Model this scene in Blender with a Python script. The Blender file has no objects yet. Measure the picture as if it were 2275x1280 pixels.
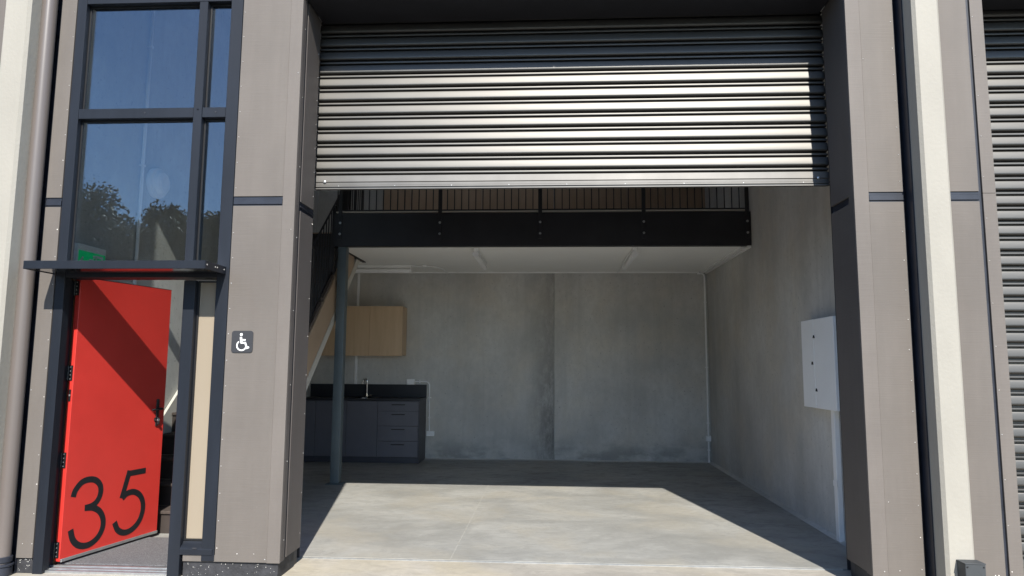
import bpy, bmesh, math, random
from mathutils import Vector, Matrix, noise
random.seed(7)
C = bpy.context.scene
COL = C.collection
R = math.radians

# ------------------------------------------------------------------ camera
cd = bpy.data.cameras.new('camera')
cam = bpy.data.objects.new('camera', cd)
COL.objects.link(cam)
C.camera = cam
cd.sensor_fit = 'HORIZONTAL'
cd.sensor_width = 36.0
cd.lens = 36.0 * 1533.8 / 2275.0
cd.clip_start = 0.05
cd.clip_end = 2000
_yaw, _pitch, _roll = -0.0558, 0.1127, 0.00678
_f = Vector((math.sin(_yaw) * math.cos(_pitch), math.cos(_yaw) * math.cos(_pitch), math.sin(_pitch)))
_r = Vector((math.cos(_yaw), -math.sin(_yaw), 0))
_u = _r.cross(_f)
r2 = math.cos(_roll) * _r + math.sin(_roll) * _u
u2 = -math.sin(_roll) * _r + math.cos(_roll) * _u
m = Matrix((r2, u2, -_f)).transposed().to_4x4()
m.translation = Vector((0, -4.968, 1.5))
cam.matrix_world = m

# ------------------------------------------------------------------ light
SUN_EL = math.atan2(0.844, math.hypot(0.195, 1.0))
W = bpy.data.worlds.new('World')
C.world = W
W.use_nodes = True
nt = W.node_tree
nt.nodes.clear()
wo = nt.nodes.new('ShaderNodeOutputWorld')
bg = nt.nodes.new('ShaderNodeBackground')
sk = nt.nodes.new('ShaderNodeTexSky')
sk.sky_type = 'NISHITA'
sk.sun_disc = False
sk.sun_elevation = SUN_EL
sk.sun_rotation = math.pi - math.atan2(0.195, 1.0)
sk.air_density = 1.0
sk.dust_density = 0.3
sk.ozone_density = 5.0
nt.links.new(sk.outputs[0], bg.inputs[0])
bg.inputs[1].default_value = 0.12
nt.links.new(bg.outputs[0], wo.inputs[0])
sl = bpy.data.lights.new('sun', 'SUN')
sl.energy = 4.4
sl.angle = R(0.53)
sl.color = (1.0, 0.955, 0.88)
sun = bpy.data.objects.new('sun', sl)
COL.objects.link(sun)
sun.rotation_euler = Vector((-0.195, 1.0, -0.844)).to_track_quat('-Z', 'Y').to_euler()
sun.location = (4, -20, 18)
C.view_settings.view_transform = 'Standard'
C.view_settings.look = 'None'
C.view_settings.gamma = 1.0
C.view_settings.use_curve_mapping = False
C.view_settings.exposure = 0.98
C.render.engine = 'CYCLES'
C.cycles.max_bounces = 10
C.cycles.diffuse_bounces = 6
C.cycles.transparent_max_bounces = 12
C.cycles.sample_clamp_indirect = 6.0
try:
    C.cycles.use_denoising = True
except Exception:
    pass

# ------------------------------------------------------------------ materials
def lin(r, g, b):
    f = lambda c: (c / 255.0) / 12.92 if c / 255.0 <= 0.04045 else ((c / 255.0 + 0.055) / 1.055) ** 2.4
    return (f(r), f(g), f(b), 1)

def mat(name, col, rough=0.5, metal=0.0, spec=0.5, var=0.0, scale=4.0, stretch=(1, 1, 1), bump=0.0, bscale=60.0,
        bstretch=(1, 1, 1), col2=None, coat=0.0, detail=6, rvar=0.0):
    M = bpy.data.materials.new(name)
    M.use_nodes = True
    t = M.node_tree
    b = t.nodes['Principled BSDF']
    b.inputs['Roughness'].default_value = rough
    b.inputs['Metallic'].default_value = metal
    b.inputs['Specular IOR Level'].default_value = spec
    b.inputs['Coat Weight'].default_value = coat
    b.inputs['Base Color'].default_value = col
    tc = t.nodes.new('ShaderNodeTexCoord')
    if var > 0 or col2:
        mp = t.nodes.new('ShaderNodeMapping')
        mp.inputs['Scale'].default_value = stretch
        t.links.new(tc.outputs['Object'], mp.inputs[0])
        n = t.nodes.new('ShaderNodeTexNoise')
        n.inputs['Scale'].default_value = scale
        n.inputs['Detail'].default_value = detail
        n.inputs['Roughness'].default_value = 0.6
        t.links.new(mp.outputs[0], n.inputs['Vector'])
        cr = t.nodes.new('ShaderNodeValToRGB')
        cr.color_ramp.elements[0].position = 0.3
        cr.color_ramp.elements[1].position = 0.7
        c2 = col2 if col2 else tuple(min(1, c * (1 + var)) for c in col[:3]) + (1,)
        c1 = col if col2 else tuple(c * (1 - var) for c in col[:3]) + (1,)
        cr.color_ramp.elements[0].color = c1
        cr.color_ramp.elements[1].color = c2
        t.links.new(n.outputs['Fac'], cr.inputs[0])
        t.links.new(cr.outputs[0], b.inputs['Base Color'])
        if rvar > 0:
            mr = t.nodes.new('ShaderNodeMapRange')
            mr.inputs['To Min'].default_value = max(0, rough - rvar)
            mr.inputs['To Max'].default_value = min(1, rough + rvar)
            t.links.new(n.outputs['Fac'], mr.inputs[0])
            t.links.new(mr.outputs[0], b.inputs['Roughness'])
    if bump > 0:
        mp2 = t.nodes.new('ShaderNodeMapping')
        mp2.inputs['Scale'].default_value = bstretch
        t.links.new(tc.outputs['Object'], mp2.inputs[0])
        n2 = t.nodes.new('ShaderNodeTexNoise')
        n2.inputs['Scale'].default_value = bscale
        n2.inputs['Detail'].default_value = 4
        t.links.new(mp2.outputs[0], n2.inputs['Vector'])
        bp = t.nodes.new('ShaderNodeBump')
        bp.inputs['Strength'].default_value = bump
        bp.inputs['Distance'].default_value = 0.01
        t.links.new(n2.outputs['Fac'], bp.inputs['Height'])
        t.links.new(bp.outputs[0], b.inputs['Normal'])
    return M

def nd(t, kind, **kw):
    n = t.nodes.new(kind)
    for k, v in kw.items():
        setattr(n, k, v)
    return n

def noise_fac(t, src, scale, stretch, detail=6, lo=0.35, hi=0.65, rough=0.6, dist=0.0):
    mp = nd(t, 'ShaderNodeMapping')
    mp.inputs['Scale'].default_value = stretch
    t.links.new(src, mp.inputs[0])
    n = nd(t, 'ShaderNodeTexNoise')
    n.inputs['Scale'].default_value = scale
    n.inputs['Detail'].default_value = detail
    n.inputs['Roughness'].default_value = rough
    n.inputs['Distortion'].default_value = dist
    t.links.new(mp.outputs[0], n.inputs['Vector'])
    mr = nd(t, 'ShaderNodeMapRange', interpolation_type='SMOOTHSTEP')
    mr.inputs['From Min'].default_value = lo
    mr.inputs['From Max'].default_value = hi
    t.links.new(n.outputs['Fac'], mr.inputs[0])
    return mr.outputs[0]

def mixc(t, fac, a, b, mode='MIX'):
    n = nd(t, 'ShaderNodeMix', data_type='RGBA', blend_type=mode)
    for s, i in ((fac, 0), (a, 6), (b, 7)):
        if hasattr(s, 'links') or hasattr(s, 'is_linked'):
            t.links.new(s, n.inputs[i])
        else:
            n.inputs[i].default_value = s
    return n.outputs[2]

def mth(t, op, a, b=None):
    n = nd(t, 'ShaderNodeMath', operation=op)
    for s, i in ((a, 0), (b, 1)):
        if s is None:
            continue
        if hasattr(s, 'is_linked'):
            t.links.new(s, n.inputs[i])
        else:
            n.inputs[i].default_value = s
    return n.outputs[0]

def concrete_wall_mat(name, base, stain_x=None):
    """cast panel concrete: cloudy, vertical runs, pinholes, and a damp stain beside the panel joint"""
    M = bpy.data.materials.new(name)
    M.use_nodes = True
    t = M.node_tree
    b = t.nodes['Principled BSDF']
    b.inputs['Roughness'].default_value = 0.75
    b.inputs['Specular IOR Level'].default_value = 0.3
    tc = nd(t, 'ShaderNodeTexCoord')
    o = tc.outputs['Object']
    c = mixc(t, noise_fac(t, o, 0.9, (1, 1, 0.8), 8, 0.3, 0.7), tuple(x * 0.78 for x in base) + (1,), tuple(x * 1.18 for x in base) + (1,))
    runs = noise_fac(t, o, 2.2, (1.6, 1.6, 0.09), 5, 0.35, 0.75)
    c = mixc(t, mth(t, 'MULTIPLY', runs, 0.28), c, tuple(x * 1.25 for x in base) + (1,))
    runs2 = noise_fac(t, o, 4.5, (1.5, 1.5, 0.05), 4, 0.52, 0.75)
    c = mixc(t, mth(t, 'MULTIPLY', runs2, 0.2), c, tuple(x * 0.55 for x in base) + (1,))
    warm = noise_fac(t, o, 1.4, (1, 1, 1), 3, 0.4, 0.7)
    c = mixc(t, mth(t, 'MULTIPLY', warm, 0.35), c, (base[0] * 1.1, base[1] * 0.98, base[2] * 0.8, 1))
    pin = noise_fac(t, o, 30, (1, 1, 1), 2, 0.66, 0.70)
    c = mixc(t, mth(t, 'MULTIPLY', pin, 0.6), c, tuple(x * 0.45 for x in base) + (1,))
    gr = noise_fac(t, o, 14, (1, 1, 0.6), 7, 0.36, 0.64, 0.72)
    c = mixc(t, mth(t, 'MULTIPLY', gr, 0.28), c, tuple(x * 0.72 for x in base) + (1,))
    scuff = noise_fac(t, o, 6, (1, 1, 0.7), 8, 0.62, 0.8, 0.7)
    c = mixc(t, mth(t, 'MULTIPLY', scuff, 0.4), c, tuple(min(1, x * 1.6) for x in base) + (1,))
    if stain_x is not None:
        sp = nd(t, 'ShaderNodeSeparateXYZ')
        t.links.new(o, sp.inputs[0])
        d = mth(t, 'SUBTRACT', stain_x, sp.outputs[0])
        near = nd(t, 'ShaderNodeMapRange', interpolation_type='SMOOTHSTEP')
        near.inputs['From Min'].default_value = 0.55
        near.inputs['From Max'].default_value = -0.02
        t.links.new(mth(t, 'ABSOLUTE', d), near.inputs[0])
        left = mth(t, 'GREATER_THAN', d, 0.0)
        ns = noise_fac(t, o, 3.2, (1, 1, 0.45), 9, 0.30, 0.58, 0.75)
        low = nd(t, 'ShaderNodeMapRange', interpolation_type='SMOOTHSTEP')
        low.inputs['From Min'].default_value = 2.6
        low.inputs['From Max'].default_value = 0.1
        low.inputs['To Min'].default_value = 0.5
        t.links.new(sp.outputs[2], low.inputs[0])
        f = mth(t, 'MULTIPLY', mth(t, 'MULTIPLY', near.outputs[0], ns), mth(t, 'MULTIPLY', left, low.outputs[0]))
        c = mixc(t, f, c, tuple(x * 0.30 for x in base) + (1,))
        # patchy darker tone towards the foot of the wall
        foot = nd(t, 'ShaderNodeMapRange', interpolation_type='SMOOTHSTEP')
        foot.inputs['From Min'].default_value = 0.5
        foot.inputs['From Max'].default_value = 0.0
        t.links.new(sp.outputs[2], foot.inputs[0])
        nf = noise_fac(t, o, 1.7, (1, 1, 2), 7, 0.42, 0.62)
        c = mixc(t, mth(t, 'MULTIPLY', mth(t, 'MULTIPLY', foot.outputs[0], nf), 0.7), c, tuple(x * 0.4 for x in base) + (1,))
    t.links.new(c, b.inputs['Base Color'])
    n2 = nd(t, 'ShaderNodeTexNoise')
    n2.inputs['Scale'].default_value = 45
    n2.inputs['Detail'].default_value = 5
    t.links.new(o, n2.inputs['Vector'])
    bp = nd(t, 'ShaderNodeBump')
    bp.inputs['Strength'].default_value = 0.25
    bp.inputs['Distance'].default_value = 0.005
    t.links.new(n2.outputs['Fac'], bp.inputs['Height'])
    t.links.new(bp.outputs[0], b.inputs['Normal'])
    return M

def concrete_floor_mat(name, base, warm=0.0, rough=0.5):
    M = bpy.data.materials.new(name)
    M.use_nodes = True
    t = M.node_tree
    b = t.nodes['Principled BSDF']
    b.inputs['Specular IOR Level'].default_value = 0.4
    tc = nd(t, 'ShaderNodeTexCoord')
    o = tc.outputs['Object']
    B = lambda k: (base[0] * k, base[1] * k, base[2] * k, 1)
    big = noise_fac(t, o, 0.8, (1, 1.5, 1), 8, 0.3, 0.7, 0.62, 0.6)
    c = mixc(t, big, B(0.70), B(1.18))
    tr = noise_fac(t, o, 4.2, (0.8, 1.5, 1), 10, 0.45, 0.66, 0.78, 0.8)
    c = mixc(t, mth(t, 'MULTIPLY', tr, 0.7), c, B(0.62))
    tr2 = noise_fac(t, o, 7.5, (0.7, 1.3, 1), 10, 0.55, 0.72, 0.8, 1.4)
    c = mixc(t, mth(t, 'MULTIPLY', tr2, 0.75), c, B(1.36))
    bl = noise_fac(t, o, 1.2, (1, 1, 1), 4, 0.45, 0.65, 0.5, 0.3)
    c = mixc(t, mth(t, 'MULTIPLY', bl, 0.4), c, (base[0] * 1.08, base[1] * 0.99, base[2] * (0.84 - warm), 1))
    sp = noise_fac(t, o, 60, (1, 1, 1), 2, 0.66, 0.74)
    c = mixc(t, mth(t, 'MULTIPLY', sp, 0.3), c, B(0.5))
    f1 = noise_fac(t, o, 20, (0.55, 1.3, 1), 6, 0.38, 0.62, 0.7, 0.6)
    c = mixc(t, mth(t, 'MULTIPLY', f1, 0.30), c, B(0.66))
    f2 = noise_fac(t, o, 13, (0.5, 1.4, 1), 7, 0.58, 0.72, 0.7, 1.0)
    c = mixc(t, mth(t, 'MULTIPLY', f2, 0.45), c, B(1.4))
    t.links.new(c, b.inputs['Base Color'])
    mr = nd(t, 'ShaderNodeMapRange')
    mr.inputs['To Min'].default_value = rough - 0.08
    mr.inputs['To Max'].default_value = rough + 0.2
    t.links.new(tr, mr.inputs[0])
    t.links.new(mr.outputs[0], b.inputs['Roughness'])
    n2 = nd(t, 'ShaderNodeTexNoise')
    n2.inputs['Scale'].default_value = 90
    n2.inputs['Detail'].default_value = 5
    t.links.new(o, n2.inputs['Vector'])
    bp = nd(t, 'ShaderNodeBump')
    bp.inputs['Strength'].default_value = 0.2
    bp.inputs['Distance'].default_value = 0.003
    t.links.new(n2.outputs['Fac'], bp.inputs['Height'])
    t.links.new(bp.outputs[0], b.inputs['Normal'])
    return M

def cladding_mat(name, base):
    """stained bandsawn plywood: fine horizontal saw marks, soft vertical grain, knots and weathering"""
    M = bpy.data.materials.new(name)
    M.use_nodes = True
    t = M.node_tree
    b = t.nodes['Principled BSDF']
    b.inputs['Roughness'].default_value = 0.62
    b.inputs['Specular IOR Level'].default_value = 0.35
    tc = nd(t, 'ShaderNodeTexCoord')
    o = tc.outputs['Object']
    B = lambda k: (base[0] * k, base[1] * k, base[2] * k, 1)
    c = mixc(t, noise_fac(t, o, 1.1, (1, 1, 0.6), 6, 0.3, 0.7), B(0.86), B(1.1))
    wr = noise_fac(t, o, 5.5, (1, 1, 0.035), 4, 0.5, 0.72)
    c = mixc(t, mth(t, 'MULTIPLY', wr, 0.16), c, B(1.3))
    blo = noise_fac(t, o, 2.3, (1, 1, 0.8), 7, 0.52, 0.7, 0.7)
    c = mixc(t, mth(t, 'MULTIPLY', blo, 0.18), c, (base[0] * 1.02, base[1] * 0.90, base[2] * 0.86, 1))
    g = noise_fac(t, o, 14, (1, 1, 0.07), 5, 0.35, 0.7, 0.6, 0.4)
    c = mixc(t, mth(t, 'MULTIPLY', g, 0.22), c, B(0.78))
    saw = noise_fac(t, o, 130, (0.03, 0.03, 1), 3, 0.4, 0.7)
    c = mixc(t, mth(t, 'MULTIPLY', saw, 0.10), c, B(1.15))
    kn = noise_fac(t, o, 3.4, (1, 1, 0.75), 3, 0.71, 0.78)
    c = mixc(t, mth(t, 'MULTIPLY', kn, 0.28), c, B(0.62))
    dst = noise_fac(t, o, 26, (1, 1, 1), 3, 0.69, 0.76)
    c = mixc(t, mth(t, 'MULTIPLY', dst, 0.3), c, B(1.35))
    t.links.new(c, b.inputs['Base Color'])
    bp = nd(t, 'ShaderNodeBump')
    bp.inputs['Strength'].default_value = 0.18
    bp.inputs['Distance'].default_value = 0.0015
    t.links.new(mth(t, 'ADD', saw, mth(t, 'MULTIPLY', g, 0.7)), bp.inputs['Height'])
    t.links.new(bp.outputs[0], b.inputs['Normal'])
    return M

def glass_mat(name, tint, base_ref, k):
    M = bpy.data.materials.new(name)
    M.use_nodes = True
    t = M.node_tree
    t.nodes.clear()
    out = nd(t, 'ShaderNodeOutputMaterial')
    tr = nd(t, 'ShaderNodeBsdfTransparent')
    tr.inputs[0].default_value = tint
    gl = nd(t, 'ShaderNodeBsdfGlossy')
    gl.inputs['Roughness'].default_value = 0.0
    gl.inputs[0].default_value = (0.72, 0.86, 1.0, 1)
    tcg = nd(t, 'ShaderNodeTexCoord')
    ng = nd(t, 'ShaderNodeTexNoise')
    ng.inputs['Scale'].default_value = 1.6
    ng.inputs['Detail'].default_value = 1
    t.links.new(tcg.outputs['Object'], ng.inputs['Vector'])
    bg_ = nd(t, 'ShaderNodeBump')
    bg_.inputs['Strength'].default_value = 0.35
    bg_.inputs['Distance'].default_value = 0.006
    t.links.new(ng.outputs['Fac'], bg_.inputs['Height'])
    t.links.new(bg_.outputs[0], gl.inputs['Normal'])
    lw = nd(t, 'ShaderNodeLayerWeight')
    lw.inputs['Blend'].default_value = 0.5
    f = mth(t, 'MINIMUM', mth(t, 'ADD', mth(t, 'MULTIPLY', mth(t, 'POWER', lw.outputs['Facing'], 3.0), k), base_ref), 1.0)
    mx = nd(t, 'ShaderNodeMixShader')
    t.links.new(f, mx.inputs[0])
    t.links.new(tr.outputs[0], mx.inputs[1])
    t.links.new(gl.outputs[0], mx.inputs[2])
    t.links.new(mx.outputs[0], out.inputs[0])
    return M

def frosted_mat(name, col):
    M = bpy.data.materials.new(name)
    M.use_nodes = True
    t = M.node_tree
    t.nodes.clear()
    out = nd(t, 'ShaderNodeOutputMaterial')
    df = nd(t, 'ShaderNodeBsdfDiffuse')
    df.inputs[0].default_value = col
    tl = nd(t, 'ShaderNodeBsdfTranslucent')
    tl.inputs[0].default_value = col
    gl = nd(t, 'ShaderNodeBsdfGlossy')
    gl.inputs['Roughness'].default_value = 0.06
    a = nd(t, 'ShaderNodeMixShader')
    a.inputs[0].default_value = 0.5
    t.links.new(df.outputs[0], a.inputs[1])
    t.links.new(tl.outputs[0], a.inputs[2])
    fr = nd(t, 'ShaderNodeFresnel')
    fr.inputs['IOR'].default_value = 1.5
    b = nd(t, 'ShaderNodeMixShader')
    t.links.new(fr.outputs[0], b.inputs[0])
    t.links.new(a.outputs[0], b.inputs[1])
    t.links.new(gl.outputs[0], b.inputs[2])
    t.links.new(b.outputs[0], out.inputs[0])
    return M

CLAD = (0.130, 0.114, 0.100)
M = {}
M['clad'] = cladding_mat('taupe cladding', CLAD)
M['clad_trim'] = cladding_mat('taupe trim board', (0.138, 0.121, 0.107))
M['clad_ret_shade'] = cladding_mat('shade-toned return cladding', (0.098, 0.085, 0.077))  # darker copy of the taupe: jamb shade put into the colour
M['conc'] = concrete_wall_mat('precast grey', (0.50, 0.497, 0.475), None)
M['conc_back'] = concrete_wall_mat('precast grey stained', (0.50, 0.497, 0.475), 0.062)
M['fin'] = mat('pale precast', (0.298, 0.279, 0.238, 1), 0.7, var=0.07, scale=3, stretch=(1, 1, 0.4), bump=0.15, bscale=40, detail=8)
M['floor'] = concrete_floor_mat('trowelled concrete', (0.328, 0.323, 0.298))
M['apron'] = concrete_floor_mat('broomed concrete', (0.385, 0.357, 0.308), 0.1, 0.7)
M['asphalt'] = mat('asphalt', (0.045, 0.045, 0.047, 1), 0.9, var=0.3, scale=2, bump=0.5, bscale=120)
M['alu'] = mat('dark navy powdercoat', (0.010, 0.0125, 0.018, 1), 0.46, spec=0.32, var=0.25, scale=5, stretch=(1, 1, 0.15), bump=0.03, bscale=200)
M['flash'] = mat('black flashing', (0.018, 0.021, 0.030, 1), 0.4, var=0.3, scale=8)
M['plinth'] = mat('splashed black plinth', (0.025, 0.025, 0.028, 1), 0.7, var=0.4, scale=14, bump=0.3, bscale=60)
M['dust'] = mat('cement splashes', (0.42, 0.41, 0.38, 1), 0.9)
M['nail'] = mat('nail heads', (0.52, 0.50, 0.47, 1), 0.4, metal=0.4)
M['shutter'] = mat('shutter paint', (0.115, 0.111, 0.104, 1), 0.50, metal=0.94, var=0.06, scale=1.6, stretch=(0.6, 1, 3), rvar=0.07, bump=0.25, bscale=2.2, bstretch=(0.6, 1, 2.5))
M['rail'] = mat('bottom rail', (0.15, 0.144, 0.135, 1), 0.5, metal=0.9, var=0.1, scale=3)
M['guide'] = mat('guide steel', (0.05, 0.05, 0.055, 1), 0.45, metal=0.4)
M['galv'] = mat('galvanised', (0.45, 0.46, 0.46, 1), 0.4, metal=0.8, var=0.15, scale=20)
M['soffit'] = mat('dark soffit', (0.022, 0.022, 0.026, 1), 0.5, var=0.2, scale=3)
M['red'] = mat('red door paint', (0.51, 0.034, 0.026, 1), 0.38, spec=0.45, var=0.07, scale=2.5, bump=0.03, bscale=25, rvar=0.1)
M['black'] = mat('satin black', (0.012, 0.012, 0.013, 1), 0.4)
M['vinyl'] = mat('black vinyl', (0.006, 0.007, 0.009, 1), 0.55)
M['steelblk'] = mat('black steel', (0.016, 0.016, 0.019, 1), 0.5, var=0.25, scale=3)
M['post'] = mat('grey primed steel', (0.095, 0.12, 0.13, 1), 0.45, var=0.12, scale=4)
M['white'] = mat('white plastic', (0.82, 0.82, 0.80, 1), 0.4, var=0.03, scale=3)
M['ceil'] = mat('white ceiling', (0.86, 0.855, 0.82, 1), 0.8, var=0.02, scale=1.5)
M['meter'] = mat('white enamel', (0.84, 0.85, 0.84, 1), 0.35, var=0.03, scale=2)
M['pvc'] = mat('pvc conduit', (0.80, 0.80, 0.79, 1), 0.45, var=0.05, scale=5)
M['ply'] = mat('oak veneer', (0.52, 0.365, 0.225, 1), 0.5, col2=(0.62, 0.45, 0.29, 1), scale=5, stretch=(2.5, 2.5, 0.22), bump=0.03, bscale=90, bstretch=(1, 1, 0.05), detail=9)
M['string'] = mat('stair ply', (0.40, 0.285, 0.19, 1), 0.55, col2=(0.47, 0.345, 0.24, 1), scale=4, stretch=(1, 0.5, 0.5), detail=8)
M['tread'] = mat('stair tread ply', (0.33, 0.24, 0.165, 1), 0.6, col2=(0.42, 0.31, 0.22, 1), scale=5, stretch=(0.3, 1, 1), detail=8)
M['riser'] = mat('shadow-toned riser', (0.032, 0.024, 0.020, 1), 0.6, var=0.2, scale=5)  # shadow on the stair put into the riser colour
M['nosing'] = mat('shadow-toned tread', (0.05, 0.037, 0.03, 1), 0.8, var=0.2, scale=60)  # treads darkened too, carrying the stair shadow in their colour
M['trimw'] = mat('pale stair trim', (0.58, 0.55, 0.49, 1), 0.6, var=0.04, scale=4)
M['kit'] = mat('charcoal melamine', (0.105, 0.106, 0.125, 1), 0.45, var=0.08, scale=3)
M['kit2'] = mat('charcoal end panel', (0.045, 0.046, 0.058, 1), 0.45, var=0.08, scale=3)
M['top'] = mat('black worktop', (0.013, 0.015, 0.020, 1), 0.45, var=0.05, scale=20)
M['chrome'] = mat('chrome', (0.75, 0.75, 0.76, 1), 0.12, metal=1.0)
M['pipe'] = mat('brown downpipe', (0.125, 0.106, 0.095, 1), 0.33, spec=0.6, var=0.05, scale=2, stretch=(1, 1, 0.3))
M['carpet'] = mat('entrance matting', (0.05, 0.051, 0.054, 1), 0.95, col2=(0.20, 0.20, 0.205, 1), scale=130, bump=0.8, bscale=220, detail=3)
M['green'] = mat('exit green', (0.0, 0.30, 0.10, 1), 0.4)
M['green'].node_tree.nodes['Principled BSDF'].inputs['Emission Color'].default_value = (0.0, 0.30, 0.10, 1)
M['green'].node_tree.nodes['Principled BSDF'].inputs['Emission Strength'].default_value = 0.25
M['pict'] = mat('pictogram white', (0.78, 0.78, 0.76, 1), 0.45)
M['signgrey'] = mat('sign charcoal', (0.035, 0.035, 0.038, 1), 0.4)
M['block'] = mat('charcoal guard', (0.040, 0.044, 0.047, 1), 0.55, var=0.15, scale=8)
M['glass'] = glass_mat('window glass', (0.88, 0.90, 0.90, 1), 0.09, 0.9)
M['frost'] = frosted_mat('frosted film', (0.52, 0.44, 0.335, 1))
M['timberliner'] = mat('timber liner', (0.20, 0.12, 0.06, 1), 0.6, var=0.2, scale=6, stretch=(3, 3, 0.2))
def sheet_mat(name, col):
    Q = bpy.data.materials.new(name)
    Q.use_nodes = True
    t = Q.node_tree
    t.nodes.clear()
    out = nd(t, 'ShaderNodeOutputMaterial')
    df = nd(t, 'ShaderNodeBsdfDiffuse')
    tl = nd(t, 'ShaderNodeBsdfTranslucent')
    df.inputs[0].default_value = col
    tl.inputs[0].default_value = col
    a = nd(t, 'ShaderNodeMixShader')
    a.inputs[0].default_value = 0.8
    t.links.new(df.outputs[0], a.inputs[1])
    t.links.new(tl.outputs[0], a.inputs[2])
    t.links.new(a.outputs[0], out.inputs[0])
    return Q
M['added_rooflight'] = sheet_mat('added translucent sheet', (0.82, 0.85, 0.88, 1))  # for the sheet added in the roof to let light in
M['bark'] = mat('bark', (0.07, 0.055, 0.042, 1), 0.9, var=0.3, scale=8)
M['leaf'] = mat('leaves', (0.035, 0.055, 0.022, 1), 0.6, col2=(0.07, 0.095, 0.035, 1), scale=0.8)
M['roofm'] = mat('roof lining', (0.30, 0.30, 0.29, 1), 0.7)

# ------------------------------------------------------------------ mesh helpers
class MB:
    def __init__(s):
        s.bm = bmesh.new()
    def box(s, x0, x1, y0, y1, z0, z1, bev=0.0, seg=1):
        x0, x1 = min(x0, x1), max(x0, x1); y0, y1 = min(y0, y1), max(y0, y1); z0, z1 = min(z0, z1), max(z0, z1)
        P = [(x, y, z) for z in (z0, z1) for y in (y0, y1) for x in (x0, x1)]
        v = [s.bm.verts.new(p) for p in P]
        fs = [s.bm.faces.new([v[i] for i in q]) for q in ((0, 2, 3, 1), (4, 5, 7, 6), (0, 1, 5, 4), (2, 6, 7, 3), (0, 4, 6, 2), (1, 3, 7, 5))]
        if bev > 0:
            es = list({e for f in fs for e in f.edges})
            bmesh.ops.bevel(s.bm, geom=es, offset=bev, segments=seg, profile=0.5, affect='EDGES')
        return s
    def poly(s, pts, axis, a, b):
        """extrude closed 2-D polygon along axis from a to b; pts are the two other coordinates in xyz order"""
        def P(q, w):
            l = list(q); l.insert(axis, w); return l
        n = len(pts)
        A = [s.bm.verts.new(P(q, a)) for q in pts]
        B = [s.bm.verts.new(P(q, b)) for q in pts]
        s.bm.faces.new(A); s.bm.faces.new(B[::-1])
        for i in range(n):
            s.bm.faces.new((A[i], B[i], B[(i + 1) % n], A[(i + 1) % n]))
        return s
    def cyl(s, p, q, r, n=16, r2=None, cap=True):
        p, q = Vector(p), Vector(q)
        r2 = r if r2 is None else r2
        d = (q - p).normalized()
        a = d.orthogonal().normalized(); b = d.cross(a)
        A = []; B = []
        for i in range(n):
            t = 2 * math.pi * i / n
            w = math.cos(t) * a + math.sin(t) * b
            A.append(s.bm.verts.new(p + w * r)); B.append(s.bm.verts.new(q + w * r2))
        for i in range(n):
            s.bm.faces.new((A[i], A[(i + 1) % n], B[(i + 1) % n], B[i]))
        if cap:
            s.bm.faces.new(A[::-1]); s.bm.faces.new(B)
        return s
    def tube(s, pts, r, n=10):
        pts = [Vector(p) for p in pts]
        rings = []
        for i, p in enumerate(pts):
            d = (pts[min(i + 1, len(pts) - 1)] - pts[max(i - 1, 0)]).normalized()
            a = d.cross(Vector((0.31, 0.52, 0.79))).normalized(); b = d.cross(a)
            rr = r[i] if isinstance(r, (list, tuple)) else r
            rings.append([s.bm.verts.new(p + (math.cos(2 * math.pi * k / n) * a + math.sin(2 * math.pi * k / n) * b) * rr) for k in range(n)])
        for i in range(len(rings) - 1):
            for k in range(n):
                s.bm.faces.new((rings[i][k], rings[i][(k + 1) % n], rings[i + 1][(k + 1) % n], rings[i + 1][k]))
        s.bm.faces.new(rings[0][::-1]); s.bm.faces.new(rings[-1])
        return s
    def lathe(s, c, axis, prof, n=32):
        """prof: list of (distance along axis, radius)"""
        c = Vector(c); d = Vector(axis).normalized(); a = d.orthogonal().normalized(); b = d.cross(a)
        rings = []
        for h, r in prof:
            rings.append([s.bm.verts.new(c + d * h + (math.cos(2 * math.pi * k / n) * a + math.sin(2 * math.pi * k / n) * b) * max(r, 1e-4)) for k in range(n)])
        for i in range(len(rings) - 1):
            for k in range(n):
                s.bm.faces.new((rings[i][k], rings[i][(k + 1) % n], rings[i + 1][(k + 1) % n], rings[i + 1][k]))
        s.bm.faces.new(rings[0][::-1]); s.bm.faces.new(rings[-1])
        return s
    def stroke(s, pts, w, fn, t):
        """a flat letter stroke: centre line pts (u, v), width w, placed by fn(u, v, height)"""
        P = [Vector((a, b)) for a, b in pts]
        L = []; Rr = []
        for i, p in enumerate(P):
            if i == 0: d = P[1] - P[0]
            elif i == len(P) - 1: d = P[-1] - P[-2]
            else: d = (P[i + 1] - P[i]).normalized() + (P[i] - P[i - 1]).normalized()
            d.normalize(); nn = Vector((-d.y, d.x))
            k = 1.0
            if 0 < i < len(P) - 1:
                c = max(0.5, abs(nn.dot(Vector((-(P[i + 1] - P[i]).normalized().y, (P[i + 1] - P[i]).normalized().x)))))
                k = 1 / c
            L.append(p + nn * w / 2 * k); Rr.append(p - nn * w / 2 * k)
        def V(q, h): return s.bm.verts.new(fn(q.x, q.y, h))
        lt = [V(q, t) for q in L]; rt = [V(q, t) for q in Rr]; lb = [V(q, 0) for q in L]; rb = [V(q, 0) for q in Rr]
        for i in range(len(P) - 1):
            s.bm.faces.new((lt[i], lt[i + 1], rt[i + 1], rt[i]))
            s.bm.faces.new((lt[i], lb[i], lb[i + 1], lt[i + 1]))
            s.bm.faces.new((rt[i], rt[i + 1], rb[i + 1], rb[i]))
        s.bm.faces.new((lt[0], rt[0], rb[0], lb[0])); s.bm.faces.new((lt[-1], lb[-1], rb[-1], rt[-1]))
        return s

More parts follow.
